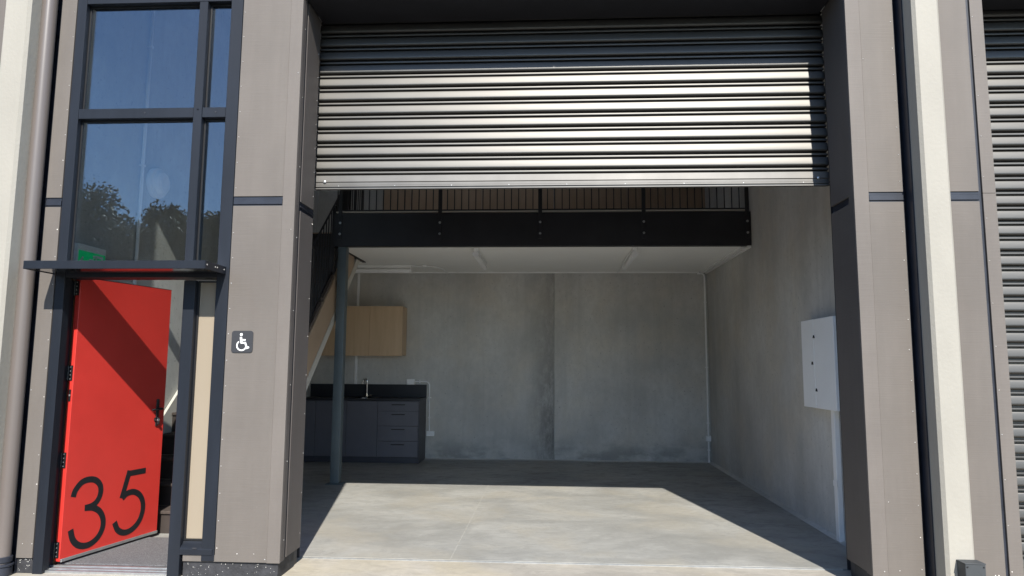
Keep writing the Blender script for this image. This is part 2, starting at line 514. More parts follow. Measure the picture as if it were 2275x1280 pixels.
def spline(pts, n=8):
    out = []
    P = [Vector(p) for p in pts]
    for i in range(len(P) - 1):
        p0 = P[max(i - 1, 0)]; p1 = P[i]; p2 = P[i + 1]; p3 = P[min(i + 2, len(P) - 1)]
        for k in range(n):
            t = k / n
            out.append(0.5 * ((2 * p1) + (p2 - p0) * t + (2 * p0 - 5 * p1 + 4 * p2 - p3) * t * t + (3 * p1 - p0 - 3 * p2 + p3) * t ** 3))
    out.append(P[-1])
    return out

def obj(name, mb, m, parent=None, label=None, cat=None, group=None, kind=None, smooth=True):
    me = bpy.data.meshes.new(name)
    bm = mb.bm
    bmesh.ops.recalc_face_normals(bm, faces=bm.faces)
    off = Vector((0, 0, 0))
    q = parent
    while q is not None:
        off += q.location; q = q.parent
    if off.length > 0:
        bmesh.ops.translate(bm, verts=bm.verts, vec=-off)
    bm.to_mesh(me); bm.free()
    me.materials.append(m)
    if smooth:
        for p in me.polygons: p.use_smooth = True
        me.set_sharp_from_angle(angle=R(32))
    o = bpy.data.objects.new(name, me)
    COL.objects.link(o)
    if parent is not None: o.parent = parent
    tag(o, label, cat, group, kind)
    return o

def tag(o, label=None, cat=None, group=None, kind=None):
    if label: o['label'] = label
    if cat: o['category'] = cat
    if group: o['group'] = group
    if kind: o['kind'] = kind

def thing(name, label, cat, loc=(0, 0, 0), group=None):
    o = bpy.data.objects.new(name, None)
    o.empty_display_size = 0.2
    COL.objects.link(o)
    o.location = loc
    tag(o, label, cat, group)
    return o

def dup(o, loc, parent):
    c = o.copy(); COL.objects.link(c); c.location = loc; c.parent = parent
    return c

def nails(pts, parent, r=0.0037, axis='y', s=-1):
    mb = MB()
    for p in pts:
        x, y, z = p
        j = lambda: random.uniform(-.004, .004)
        if axis == 'y': mb.cyl((x + j(), y + 0.001, z + j()), (x, y + s * 0.0025, z), r, 8, r * 0.7)
        else: mb.cyl((x - 0.001, y + j(), z + j()), (x + 0.0025, y, z), r, 8, r * 0.7)
    return obj('nail_heads', mb, M['nail'], parent, kind='stuff')

# ------------------------------------------------------------------ dimensions (metres; y = 0 is the face of the cladding)
XL, XR = -1.909, 2.172        # clear opening of the roller door
ZS = 4.357                    # soffit of the opening
WL, WR = -3.95, 2.55          # inner faces of the party walls
YB = 6.352                    # back wall
ZT = 6.7                      # top of the facade
YC = 0.50                     # roller curtain
YM = 3.814; ZC = 3.05; ZM = 3.48   # mezzanine edge, ceiling, beam top

# ------------------------------------------------------------------ setting
g = MB(); g.box(-400, 400, -400, 400, -0.4, -0.018)
obj('ground', g, M['asphalt'], kind='structure')
g = MB(); g.box(-16, 18, -1.2, 0.555, -0.3, -0.010)
g.box(-2.734, -1.90, -0.02, 0.5, -0.3, -0.014)
obj('apron', g, M['apron'], kind='structure')
g = MB(); g.box(WL, WR, 0.575, YB, -0.3, 0.0)
obj('floor', g, M['floor'], kind='structure')
# the joint between apron and slab: a thin steel angle
g = MB(); g.box(-1.95, 2.2, 0.556, 0.574, -0.1, -0.003)
obj('floor_edge_angle', g, M['galv'], kind='structure')
g = MB(); g.box(-0.780, -0.7755, 0.58, YB - 0.01, 0.0005, 0.0018)
obj('floor_saw_cut', g, mat('sealed saw cut', (0.36, 0.35, 0.315, 1), 0.8, var=0.2, scale=12), kind='structure')
# grout fillets where the walls meet the slab
g = MB(); g.poly([(YB - 0.05, 0.001), (YB - 0.001, 0.001), (YB - 0.001, 0.018)], 0, WL + 0.06, WR - 0.002)
g.poly([(WR - 0.055, 0.001), (WR - 0.001, 0.001), (WR - 0.001, 0.02)], 1, 0.6, YB - 0.051)
obj('floor_wall_fillet', g, M['conc'], kind='structure')

# ------------------------------------------------------------------ walls
t = thing('back_wall', 'stained grey concrete wall closing the back of the unit', 'wall', (0, YB, 0))
g = MB(); g.box(WL - .2, 0.056, YB, YB + 0.18, -0.2, ZT, 0.006)
obj('wall_panel', g, M['conc_back'], t)
g = MB(); g.box(0.068, WR + .2, YB + 0.004, YB + 0.18, -0.2, ZT, 0.006)
obj('wall_panel', g, M['conc_back'], t)
g = MB(); g.box(0.0565, 0.0675, YB + 0.009, YB + 0.17, -0.2, ZT)
obj('joint_sealant', g, mat('grey sealant', (0.36, 0.355, 0.34, 1), 0.7, var=0.25, scale=6), t)

def party_wall(x0, x1, label, chamf):
    t = thing('party_wall', label, 'wall', (x0, 0, 0))
    g = MB(); g.box(x0, x1, 0.10, YB - 0.002, -0.2, ZT)
    obj('wall_panel', g, M['conc'], t)
    g = MB()
    c = 0.02
    g.poly([(x0, 0.098), (x0, -0.205 + c), (x0 + c, -0.205), (x1 - c, -0.205), (x1, -0.205 + c), (x1, 0.098)], 2, -0.05, ZT)
    obj('wall_end', g, M['fin'], t)
    g = MB()
    for z in (0.35, 1.9, 3.3, 4.1):
        pass
    return t
party_wall(WR, 2.735, 'cream concrete wall end standing beside the right pillar, dark guard at its foot', 1)
party_wall(-4.16, WL, 'cream concrete wall end at far left beside the brown downpipe', 1)

# ------------------------------------------------------------------ clad pillars
def panel(name, x0, x1, z0, z1, parent, m='clad', y0=0.0, y1=0.018):
    return obj(name, MB().box(x0, x1, y0, y1, z0, z1, 0.0012), M[m], parent)

def pillar_nails(x, zs, xs2=()):
    return [(x, 0, z) for z in zs]

# left pillar between entry and roller door
t = thing('clad_pillar', 'taupe clad pillar between red door and roller door with wheelchair sign', 'pillar', (-2.15, 0, 0))
P = t
panel('lower_panel', -2.382, -2.0042, 0.105, 2.684, P)
panel('upper_panel', -2.382, -2.0042, 2.756, ZT, P)
panel('panel_infill', -2.618, -2.3835, 0.103, 0.148, P, y0=0.004, y1=0.02)
panel('corner_board', -2.0035, XL, 0.103, ZT, P, 'clad_trim', -0.003, 0.018)
obj('flashing', MB().box(-2.383, -2.005, 0.008, 0.03, 2.680, 2.76).box(-2.382, -2.006, -0.001, 0.012, 2.694, 2.736, .003), M['flash'], P)
obj('corner_board', MB().box(XL - .018, XL, 0.0195, 0.085, 0.105, ZT, .002), M['clad_ret_shade'], P)
obj('return_panel', MB().box(XL - .022, XL - .004, 0.128, 0.415, 0.112, 2.672, .002), M['clad_ret_shade'], P)
obj('return_panel', MB().box(XL - .022, XL - .004, 0.128, 0.415, 2.742, ZS - .002, .002), M['clad_ret_shade'], P)
obj('return_flashing', MB().box(XL - .03, XL - .012, 0.115, 0.42, 2.665, 2.748).box(XL - .03, XL - .001, 0.118, 0.416, 2.699, 2.706), M['flash'], P)
obj('return_channel', MB().box(XL - .03, XL - .014, 0.0855, 0.1275, 0.105, ZS - .002), M['flash'], P)
obj('pillar_core', MB().box(-2.384, XL - .031, 0.032, 0.425, -0.02, ZT), M['soffit'], P)
obj('plinth', MB().box(-2.62, XL - 0.02, 0.022, 0.031, -0.02, 0.101).box(XL - .03, XL - .02, 0.0315, 0.33, -0.02, 0.104), M['plinth'], P)
pts = [(-2.368, 0, 0.2 + .19 * k) for k in range(13)] + [(-2.368, 0, 2.82 + .2 * k) for k in range(10)]
pts += [(-2.22, 0, 0.16), (-2.1, 0, 0.165), (-2.02, 0, 0.13)]
pts += [(-1.93, -0.003, 2.5), (-1.925, -.003, 3.72)]
n1 = nails(pts, P)
nails([(XL - .004, 0.395, 0.22 + .3 * k) for k in range(9)] + [(XL - .004, 0.39, 2.85 + .2 * k) for k in range(7)] + [(XL, .06, .25 + .55 * k) for k in range(8)], P, axis='x')
mb = MB()
for k in range(38):
    x = random.uniform(-2.6, -1.95); z = random.uniform(0.0, 0.09)
    mb.cyl((x, 0.0225, z), (x, 0.0205, z), random.uniform(.001, .0032), 6)
obj('cement_splashes', mb, M['dust'], P, kind='stuff')

# narrow pillar left of the entry
t = thing('clad_pillar', 'narrow taupe clad strip between brown downpipe and dark window frame', 'pillar', (-3.79, 0, 0))
P = t
panel('lower_panel', -3.853, -3.732, 0.10, 2.684, P)
panel('upper_panel', -3.853, -3.732, 2.756, ZT, P)
obj('flashing', MB().box(-3.853, -3.732, 0.008, 0.03, 2.680, 2.76).box(-3.853, -3.732, -0.001, 0.012, 2.694, 2.736, .003), M['flash'], P)
obj('recess_lining', MB().box(-3.948, -3.855, 0.05, 0.06, -0.02, ZT).box(-3.8555, -3.8545, 0.0, 0.05, -0.02, ZT).box(-3.949, -3.94, -0.07, 0.05, -0.02, ZT), M['flash'], P)
obj('pillar_core', MB().box(-3.948, -3.73, 0.061, 0.16, -0.02, ZT), M['soffit'], P)
obj('plinth', MB().box(-3.853, -3.73, 0.02, 0.06, -0.02, 0.098), M['plinth'], P)
nails([(-3.742, 0, 0.2 + .21 * k) for k in range(12)] + [(-3.742, 0, 2.85 + .2 * k) for k in range(9)] + [(-3.845, 0, 1.3), (-3.81, 0, .2)], P)
mb = MB()
for k in range(16):
    x = random.uniform(-3.85, -3.735); z = random.uniform(0.0, 0.09)
    mb.cyl((x, 0.0205, z), (x, 0.0185, z), random.uniform(.0015, .004), 6)
obj('cement_splashes', mb, M['dust'], P, kind='stuff')

# pillar of the unit to the left
t = thing('clad_pillar', 'taupe clad pillar showing at the extreme left picture edge', 'pillar', (-4.6, 0, 0))
P = t
panel('lower_panel', -5.2, -4.165, 0.105, 2.684, P)
panel('upper_panel', -5.2, -4.165, 2.756, ZT, P)
obj('flashing', MB().box(-5.2, -4.165, 0.008, 0.03, 2.680, 2.76), M['flash'], P)
obj('pillar_core', MB().box(-5.2, -4.163, 0.031, 0.50, -0.02, ZT), M['soffit'], P)
obj('plinth', MB().box(-5.2, -4.165, 0.0205, 0.0305, -0.02, 0.101), M['plinth'], P)

# right pillar
t = thing('clad_pillar', 'taupe clad pillar between open roller door and cream concrete wall end', 'pillar', (2.35, 0, 0))
P = t
panel('corner_board', XR, 2.2743, 0.103, ZT, P, 'clad_trim', -0.003, 0.018)
panel('lower_panel', 2.275, 2.517, 0.105, 2.684, P)
panel('upper_panel', 2.275, 2.517, 2.756, ZT, P)
obj('flashing', MB().box(2.275, 2.518, 0.008, 0.03, 2.680, 2.76).box(2.276, 2.517, -0.001, 0.012, 2.694, 2.736, .003), M['flash'], P)
obj('recess_lining', MB().box(2.518, 2.548, 0.04, 0.06, -0.02, ZT).box(2.5175, 2.5185, 0.0, 0.04, -0.02, ZT).box(2.541, 2.549, -0.072, 0.04, -0.02, ZT), M['flash'], P)
obj('corner_board', MB().box(XR, XR + .018, 0.0195, 0.092, 0.105, ZT, .002), M['clad_ret_shade'], P)
obj('return_panel', MB().box(XR + .003, XR + .02, 0.094, 0.415, 0.112, 2.690, .002), M['clad_ret_shade'], P)
obj('return_panel', MB().box(XR + .003, XR + .02, 0.094, 0.415, 2.745, ZS - .002, .002), M['clad_ret_shade'], P)
obj('return_flashing', MB().box(XR + .021, XR + .03, 0.09, 0.42, 0.1, ZS - .002), M['flash'], P)
obj('pillar_core', MB().box(XR + .031, WR - .002, 0.061, 0.425, -0.02, ZT).box(XR + .031, 2.517, .032, .0605, -.02, ZT), M['soffit'], P)
obj('plinth', MB().box(XR + .02, 2.545, 0.022, 0.0315, -0.02, 0.101).box(XR + .02, XR + .0305, 0.032, 0.33, -0.02, 0.104), M['plinth'], P)
nails([(2.497, 0, 0.16 + .21 * k) for k in range(12)] + [(2.497, 0, 2.83 + .2 * k) for k in range(9)] + [(2.25, -.003, .14), (2.35, 0, .15), (2.285, 0, 3.75), (2.3, 0, 0.6)], P)

# pillar of the next unit
t = thing('clad_pillar', 'taupe clad pillar right of the cream wall end beside the closed shutter', 'pillar', (2.95, 0, 0))
P = t
panel('lower_panel', 2.755, 3.038, 0.105, 2.684, P)
panel('upper_panel', 2.755, 3.038, 2.756, ZT, P)
panel('corner_board', 3.062, 3.152, 0.103, 2.74, P, 'clad_trim', -0.003, 0.018)
panel('corner_board', 3.062, 3.152, 2.742, ZT, P, 'clad_trim', -0.003, 0.018)
obj('flashing', MB().box(2.755, 3.038, 0.008, 0.03, 2.680, 2.76).box(2.756, 3.037, -0.001, 0.012, 2.694, 2.736, .003), M['flash'], P)
obj('groove_lining', MB().box(3.039, 3.0615, 0.012, 0.03, -0.02, ZT).box(2.737, 2.754, 0.02, 0.03, -.02, ZT), M['flash'], P)
obj('pillar_core', MB().box(2.737, 3.148, 0.031, 0.50, -0.02, ZT), M['soffit'], P)
obj('plinth', MB().box(2.737, 3.14, 0.0205, 0.0305, -0.02, 0.101), M['plinth'], P)
nails([(3.075, -.003, 0.16 + .3 * k) for k in range(14)] + [(2.99, 0, .13), (2.97, 0, .13)], P)

# facade over the doors
t = thing('facade_lintel', 'dark soffit over the roller door opening', 'lintel', (0, 0, ZS))
obj('soffit', MB().box(XL + .001, XR - .001, 0.02, 0.47, ZS, ZS + .02), M['soffit'], t)
obj('wall_infill', MB().box(XL + .001, XR - .001, 0.021, 0.64, ZS + .021, ZT), M['soffit'], t)
obj('cladding_panel', MB().box(XL + .001, 0.12, 0.0, 0.019, ZS, ZT, .002), M['clad'], t)
obj('cladding_panel', MB().box(0.124, XR - .001, 0.0, 0.019, ZS, ZT, .002), M['clad'], t)
t = thing('facade_lintel', 'dark soffit over the closed shutter of the next unit', 'lintel', (5, 0, ZS))
obj('soffit', MB().box(3.153, 7.3, 0.02, 0.47, ZS, ZS + .02), M['soffit'], t)
obj('wall_infill', MB().box(3.153, 7.3, 0.021, 0.64, ZS + .021, ZT), M['soffit'], t)
obj('cladding_panel', MB().box(3.153, 7.3, 0.0, 0.019, ZS, ZT, .002), M['clad'], t)
t = thing('facade_lintel', 'clad wall above the tall entry window', 'lintel', (-3.05, 0, 4.42))
obj('wall_infill', MB().box(-3.729, -2.385, 0.021, 0.16, 4.425, ZT), M['soffit'], t)
obj('cladding_panel', MB().box(-3.73, -2.384, 0.0, 0.019, 4.422, ZT, .002), M['clad'], t)
RL = [(-2.7, 0.2, 4.3, 5.8)]      # added translucent sheet, out of view, to brighten the mezzanine
g = MB()
za, zb_ = ZT + .001, ZT + .12
for y0, y1, hole in ((0.1, 4.3, None), (4.3, 5.8, RL[0]), (5.8, YB + .3, None)):
    if hole:
        g.box(-4.4, hole[0], y0, y1, za, zb_); g.box(hole[1], 7.5, y0, y1, za, zb_)
    else:
        g.box(-4.4, 7.5, y0, y1, za, zb_)
obj('roof', g, M['roofm'], kind='structure')
for a, b, c, d in RL:
    obj('added_roof_light', MB().box(a, b, c, d, ZT + .05, ZT + .054), M['added_rooflight'], kind='structure')  # unseen opening added to light the mezzanine space

# ------------------------------------------------------------------ roller shutters
PITCH = 0.1185
def slat_mb(x0, x1):
    # one interlocking slat: a full rounded face, a lip and a bead
    pr = [(0.026, 0.0), (0.026, 0.010), (0.004, 0.0105), (-0.0025, 0.0115), (-0.0052, 0.0135), (-0.0062, 0.0165), (-0.0040, 0.0265), (-0.0022, 0.0282), (0.004, 0.0295), (0.026, 0.030), (0.026, 0.0435)]
    pr += [(0.004, 0.0445), (-0.004, 0.0458), (-0.0088, 0.0485), (-0.0118, 0.0525), (-0.0134, 0.0575), (-0.0132, 0.064), (-0.0070, 0.108), (-0.0056, 0.1130), (-0.0030, 0.1165), (0.004, 0.1178), (0.026, PITCH - .0004), (0.032, PITCH - .0004), (0.032, 0.0)]
    mb = MB(); mb.poly(pr, 0, x0, x1)
    return mb

def shutter(x0, x1, zb, ztop, label, rail=True):
    t = thing('roller_shutter', label, 'roller door', ((x0 + x1) / 2, YC, zb))
    z = zb
    if rail:
        rb = MB()
        rb.poly([(0.002 + YC, 0.118), (YC - .010, 0.113), (YC - .012, 0.062), (YC - .006, 0.056), (YC - .006, 0.036), (YC - .012, 0.032), (YC - .012, 0.020), (YC - .002, 0.017), (YC - .002, 0.012), (YC - .016, 0.009), (YC - .016, 0.0), (YC + .022, 0.0), (YC + .022, 0.118)], 0, x0, x1)
        bmesh.ops.translate(rb.bm, verts=rb.bm.verts, vec=(0, 0, zb))
        o = obj('bottom_rail', rb, M['rail'], t)
        bo = MB()
        for x in (x0 + .083, x1 - .083):
            bo.lathe((x, YC - .0115, zb + .062), (0, -1, 0), [(0, .012), (.003, .012), (.006, .007), (.0065, .001)], 14)
        for k in range(9):
            x = x0 + .2 + k * (x1 - x0 - .4) / 8
            bo.lathe((x, YC - .0115, zb + .026), (0, -1, 0), [(0, .004), (.002, .003), (.0025, .0005)], 8)
        obj('rail_bolts', bo, M['galv'], o, kind='stuff')
        z += 0.1185
    s0 = None
    n = int((ztop - z) / PITCH + 0.999)
    for k in range(n):
        if s0 is None:
            mb = slat_mb(x0, x1)
            bmesh.ops.translate(mb.bm, verts=mb.bm.verts, vec=t.location * 0 + Vector((0, YC, zb)))
            s0 = obj('slat', mb, M['shutter'], t)
            s0.location = (0, 0, z - zb)
        else:
            c = dup(s0, (0, random.uniform(-.0008, .0008), z - zb + k * PITCH), t)
            c.rotation_euler = (random.uniform(-.010, .010), 0, 0)
    for s, x in ((1, x0), (-1, x1)):
        gd = MB()
        gd.poly([(x - s * .07, YC - .046), (x - s * .022, YC - .046), (x - s * .022, YC - .042), (x - s * .066, YC - .042), (x - s * .066, YC + .040), (x - s * .022, YC + .040), (x - s * .022, YC + .044), (x - s * .07, YC + .044)], 2, 0.0, ztop)
        obj('guide_rail', gd, M['guide'], t)
    return t
shutter(XL - .03, XR + .03, 2.935, ZS + .05, 'half raised bronze grey roller shutter above the concrete floor')
shutter(3.16, 7.3, 0.0, ZS + .05, 'closed dark roller shutter of the next unit at right edge')
# roll barrel box above, inside
# ------------------------------------------------------------------ entry joinery
t = thing('entry_window', 'tall dark navy window and door frame around the red door', 'window', (-3.05, 0, 0))
P = t
ZH = 4.315
obj('jamb', MB().box(-3.725, -3.652, 0.0, 0.075, -0.01, ZH + .1, .003).box(-3.7245, -3.694, 0.0755, 0.17, -0.01, 2.13), M['alu'], P)
obj('jamb', MB().box(-2.482, -2.387, 0.0, 0.12, 0.105, ZH + .1, .003), M['alu'], P)
obj('mullion', MB().box(-2.735, -2.668, -0.001, 0.12, 2.24, ZH, .003), M['alu'], P)
obj('mullion', MB().box(-2.727, -2.640, -0.001, 0.17, -0.012, 2.12, .003), M['alu'], P)
obj('head', MB().box(-3.651, -2.483, 0.001, 0.12, ZH, ZH + .1, .003), M['alu'], P)
obj('door_head', MB().box(-3.651, -2.483, 0.002, 0.17, 2.143, 2.239, .003), M['alu'], P)
obj('transom', MB().box(-3.651, -2.736, 0.002, 0.12, 3.378, 3.458, .003), M['alu'], P)
obj('transom', MB().box(-2.667, -2.483, 0.002, 0.12, 3.378, 3.458, .003), M['alu'], P)
mb = MB()
mb.poly([(-0.006, 0.150), (0.12, 0.150), (0.12, 0.235), (0.045, 0.232), (0.03, 0.212), (0.012, 0.205), (-0.006, 0.186)], 0, -2.639, -2.4)
obj('sill', mb, M['alu'], P)
mb = MB()   # pale glazing gaskets and mitre scuffs
for x in (-3.650, -2.666): pass
for (x0, x1, z0, z1) in ((-3.651, -2.736, 3.459, ZH), (-3.651, -2.736, 2.24, 3.377), (-2.667, -2.483, 3.459, ZH), (-2.667, -2.483, 2.24, 3.377)):
    pn = obj('pane', MB().box(x0, x1, 0.058, 0.064, z0, z1), M['glass'], P)
    b = MB(); w = .012
    b.box(x0, x0 + w, 0.046, 0.0575, z0, z1).box(x1 - w, x1, 0.046, 0.0575, z0, z1).box(x0 + w, x1 - w, 0.046, 0.0575, z0, z0 + w).box(x0 + w, x1 - w, 0.046, 0.0575, z1 - w, z1)
    obj('glazing_bead', b, M['black'], pn)
pn = obj('pane', MB().box(-2.639, -2.483, 0.058, 0.064, 0.236, 2.12), M['frost'], P, label='narrow frosted pane beside the door')
b = MB(); x0, x1, z0, z1, w = -2.639, -2.483, 0.236, 2.12, .012
b.box(x0, x0 + w, 0.046, 0.0575, z0, z1).box(x1 - w, x1, 0.046, 0.0575, z0, z1).box(x0 + w, x1 - w, 0.046, 0.0575, z0, z0 + w).box(x0 + w, x1 - w, 0.046, 0.0575, z1 - w, z1)
obj('glazing_bead', b, M['black'], pn)
obj('door_sill', MB().box(-3.70, -2.728, 0.035, 0.20, -0.02, 0.006, .002).box(-3.70, -2.728, 0.075, 0.08, 0.0065, 0.012).box(-3.70, -2.728, 0.14, 0.147, 0.0065, 0.014), M['galv'], P)
obj('timber_liner', MB().box(-3.7245, -3.712, 0.172, 0.26, 0.0, 2.25).box(-2.66, -2.64, 0.172, 0.26, 0.0, 2.12), M['timberliner'], P)
mb = MB()
for (x, z) in ((-3.12, 3.42), (-2.56, 3.42), (-2.7, 3.44)):
    mb.cyl((x, 0.002, z), (x, -0.001, z), .006, 8)
for (a, b_, z) in ((-2.63, -2.40, .19),):
    mb.box(-2.545, -2.515, -.0075, -.005, .192, .199)
obj('drain_caps', mb, M['guide'], P)
# canopy
t = thing('door_canopy', 'thin dark steel canopy over the red door', 'canopy', (-3.08, 0, 2.165))
obj('canopy_plate', MB().box(-3.732, -2.418, -0.306, -0.003, 2.168, 2.178).box(-3.731, -2.419, -0.305, -0.003, 2.214, 2.2195), mat('canopy soffit', (0.50, 0.50, 0.51, 1), 0.14, metal=1.0), t)
obj('front_flange', MB().box(-3.738, -2.413, -0.314, -0.3065, 2.163, 2.222, .002), M['alu'], t)
obj('end_flange', MB().box(-2.4175, -2.411, -0.306, -0.002, 2.163, 2.222, .002), M['alu'], t)
obj('end_flange', MB().box(-3.7385, -3.7325, -0.306, -0.002, 2.163, 2.222, .002), M['alu'], t)
mb = MB()
for y in (-.285, -.165, -.135, -.03):
    mb.lathe((-2.411, y, 2.195), (1, 0, 0), [(0, .006), (.002, .006), (.004, .001)], 10)
obj('rivets', mb, M['nail'], t, kind='stuff')

# ------------------------------------------------------------------ red door (open inward)
HX, HY = -3.642, 0.165
ang = math.atan2(0.955, 0.197)
du = Vector((math.cos(ang), math.sin(ang), 0)); dn = Vector((math.sin(ang), -math.cos(ang), 0))
def dl(u, v, h=0.0):
    """a point on the outer face of the leaf, h proud of it"""
    return Vector((HX, HY, 0)) + du * u + dn * h + Vector((0, 0, v))
def dbox(mb, u0, u1, v0, v1, h0, h1, bev=0.0):
    n0 = len(mb.bm.verts)
    old = set(mb.bm.verts)
    mb.box(u0, u1, h0, h1, v0, v1, bev)
    for v in mb.bm.verts:
        if v not in old:
            u, h, w = v.co
            v.co = dl(u, w, h)
    return mb
LW, LH0, LH1 = 0.965, 0.032, 2.165
t = thing('entry_door', 'red door standing open with black number 35', 'door', (HX, HY, 0))
D = t
obj('leaf', dbox(MB(), 0, LW, LH0, LH1, -0.045, 0, .002), M['red'], D)
obj('door_seal', dbox(MB(), 0.004, LW - .004, 0.028, 0.05, 0.0005, 0.012, .002), M['galv'], D)
obj('drip_edge', dbox(MB(), 0.0, LW, LH1 + .0005, LH1 + .004, -0.046, 0.001), M['black'], D)
# digits: centre lines in leaf coordinates
def shift(pts, d): return [(a + d, b) for a, b in pts]
three_a = [(0.078, 0.487), (0.094, 0.535), (0.145, 0.585), (0.21, 0.598), (0.275, 0.582), (0.322, 0.535), (0.330, 0.475), (0.305, 0.42), (0.255, 0.39), (0.19, 0.385)]
three_b = [(0.20, 0.385), (0.27, 0.372), (0.335, 0.33), (0.372, 0.265), (0.372, 0.195), (0.335, 0.135), (0.27, 0.10), (0.205, 0.098), (0.145, 0.122), (0.10, 0.172), (0.076, 0.245)]
five_a = [(0.79, 0.586), (0.60, 0.586)]
five_b = [(0.613, 0.61), (0.548, 0.395)]
five_c = [(0.552, 0.395), (0.60, 0.424), (0.665, 0.428), (0.732, 0.395), (0.775, 0.335), (0.785, 0.26), (0.76, 0.185), (0.71, 0.135), (0.645, 0.110), (0.58, 0.115), (0.525, 0.15), (0.49, 0.215)]
fn = lambda u, v, h: dl(u, v, h + 0.0005)
WD = 0.047
mb = MB()
for q, tt in ((spline(three_a), .0012), (spline(three_b), .0016)): mb.stroke(q, WD, fn, tt)
obj('numeral', mb, M['vinyl'], D, smooth=False)
mb = MB()
for q, tt in ((five_a, .0012), (five_b, .0016), (spline(five_c), .0020)): mb.stroke(q, WD, fn, tt)
obj('numeral', mb, M['vinyl'], D, smooth=False)
# lever handle
mb = MB(); dbox(mb, 0.862, 0.894, 0.955, 1.19, 0.0005, 0.010, .003)
h = obj('handle_plate', mb, M['black'], D)
mb = MB(); mb.cyl(dl(.878, 1.107, .0105), dl(.878, 1.107, .05), .011, 12)
mb.tube([dl(.885, 1.107, .052), dl(.87, 1.107, .055), dl(.80, 1.104, .056), dl(.765, 1.102, .054)], [.009, .0105, .009, .008], 10)
obj('lever', mb, M['black'], h)
mb = MB(); mb.lathe(dl(.878, 1.012, .0105), dn, [(0, .017), (.010, .017), (.014, .013)], 16)
obj('lock_cylinder', mb, M['galv'], h)
mb = MB(); dbox(mb, .868, .888, .968, 0.996, .0105, .03, .004); dbox(mb, .845, .862, 1.0, 1.03, .001, .022, .004)
obj('snib', mb, M['black'], h)
# hinges on the hinge edge
def hinge(z):
    mb = MB()
    dbox(mb, -0.004, -0.0005, z - .058, z + .058, -0.040, -0.010)
    h = obj('hinge', mb, M['black'], D)
    mb = MB()
    q = dl(-.006, z, -.05)
    for a in (-.055, -.018, .019):
        mb.cyl(q + Vector((0, 0, a)), q + Vector((0, 0, a + .034)), .009, 10)
    mb.box(q.x - .022, q.x - .006, q.y - .075, q.y - .012, z - .058, z + .058)
    obj('hinge_knuckle', mb, M['black'], h)
    mb = MB()
    for a in (-.045, -.015, .015, .045):
        c = dl(-.004, z + a, -.03 if int(a * 1000) % 2 else -.018)
        mb.cyl(c, c - du * .002, .0048, 8)
        mb.cyl((q.x - .006, q.y - .045, z + a), (q.x - .004, q.y - .045, z + a), .0048, 8)
    obj('screws', mb, M['nail'], h)
for z in (0.115, 0.77, 1.425, 2.08): hinge(z)
mb = MB(); dbox(mb, -0.003, -0.0005, 1.21, 1.30, -0.032, -0.012)
hp = obj('hinge_bolt_plate', mb, M['black'], D)
mb = MB(); q = dl(-.003, 1.255, -.022); mb.lathe(q, -du, [(0, .008), (.003, .008), (.005, .003)], 12)
obj('bolt', mb, M['galv'], hp)

# ------------------------------------------------------------------ entry mat and wheelchair sign
o = obj('entrance_mat', MB().box(-3.69, -2.42, 0.21, 1.02, 0.0015, 0.012, .003), M['carpet'])
tag(o, 'dark grey entrance matting inside the red door', 'mat')

t = thing('accessible_sign', 'small black sign with white wheelchair symbol on taupe pillar', 'sign', (-2.258, 0, 1.665))
mb = MB()
pts = []
for cx, cz, a0 in ((.06, .06, 0), (-.06, .06, 90), (-.06, -.06, 180), (.06, -.06, 270)):
    for k in range(5):
        a = R(a0 + k * 22.5); pts.append((-2.258 + cx + .02 * math.cos(a), 1.665 + cz + .02 * math.sin(a)))
mb.poly(pts, 1, -0.006, -0.0005)
obj('plate', mb, M['signgrey'], t)
sg = lambda u, v, h: Vector((-2.258 + u, -0.0062 - h, 1.665 + v))
mb = MB()
mb.lathe(sg(-.008, .052, 0), (0, -1, 0), [(0, .0105), (.0010, .0105)], 18)
mb.stroke([(-.010, .034), (-.006, -.004)], .016, sg, .0010)
mb.stroke([(-.006, .014), (.026, .013)], .010, sg, .0014)
mb.stroke([(-.010, -.008), (.024, -.008), (.038, -.046), (.054, -.040)], .0125, sg, .0018)
arc = [(-.002 + .035 * math.cos(R(a)), -.028 + .035 * math.sin(R(a))) for a in range(128, 376, 8)]
mb.stroke(arc, .0095, sg, .0022)
obj('wheelchair_symbol', mb, M['pict'], t, smooth=False)

# ------------------------------------------------------------------ downpipe
t = thing('downpipe', 'round brown downpipe at far left beside cream wall end', 'downpipe', (-3.905, -0.045, 0))
PX, PY, PR = -3.916, -0.048, 0.052
obj('pipe', MB().cyl((PX, PY, 0.02), (PX, PY, ZT), PR, 32), M['pipe'], t)
mb = MB()
for z0, z1, r in ((-.01, .055, .068), (.0565, .075, .074), (.085, .125, .064)):
    mb.lathe((PX, PY, 0), (0, 0, 1), [(z0, r - .004), (z0 + .004, r), (z1 - .004, r), (z1, r - .004)], 32)
obj('pipe_shoe', mb, M['flash'], t)
mb = MB()
for z in (1.35, 2.86, 4.3):
    mb.box(PX - .07, PX + .0, PY + PR + .002, .049, z, z + .02)
obj('pipe_bracket', mb, M['flash'], t, kind='stuff')

# guard at the foot of the right wall end
t = thing('corner_guard', 'low charcoal guard block at foot of cream wall end', 'guard block', (2.65, -.3, 0))
x0, x1, y0, y1 = 2.611, 2.735, -0.300, -0.206
obj('guard_body', MB().box(x0, x1, y0, y1, -0.01, 0.277, .003), M['block'], t)
obj('guard_cap', MB().box(x0 - .003, x1 + .003, y0 - .003, y1, 0.2775, 0.284, .002), M['block'], t)
obj('rivets', MB().cyl((x1 - .012, y0 - .001, .262), (x1 - .012, y0 - .004, .262), .005, 8).cyl((x0 + .012, y0 - .001, .262), (x0 + .012, y0 - .004, .262), .005, 8), M['black'], t, kind='stuff')

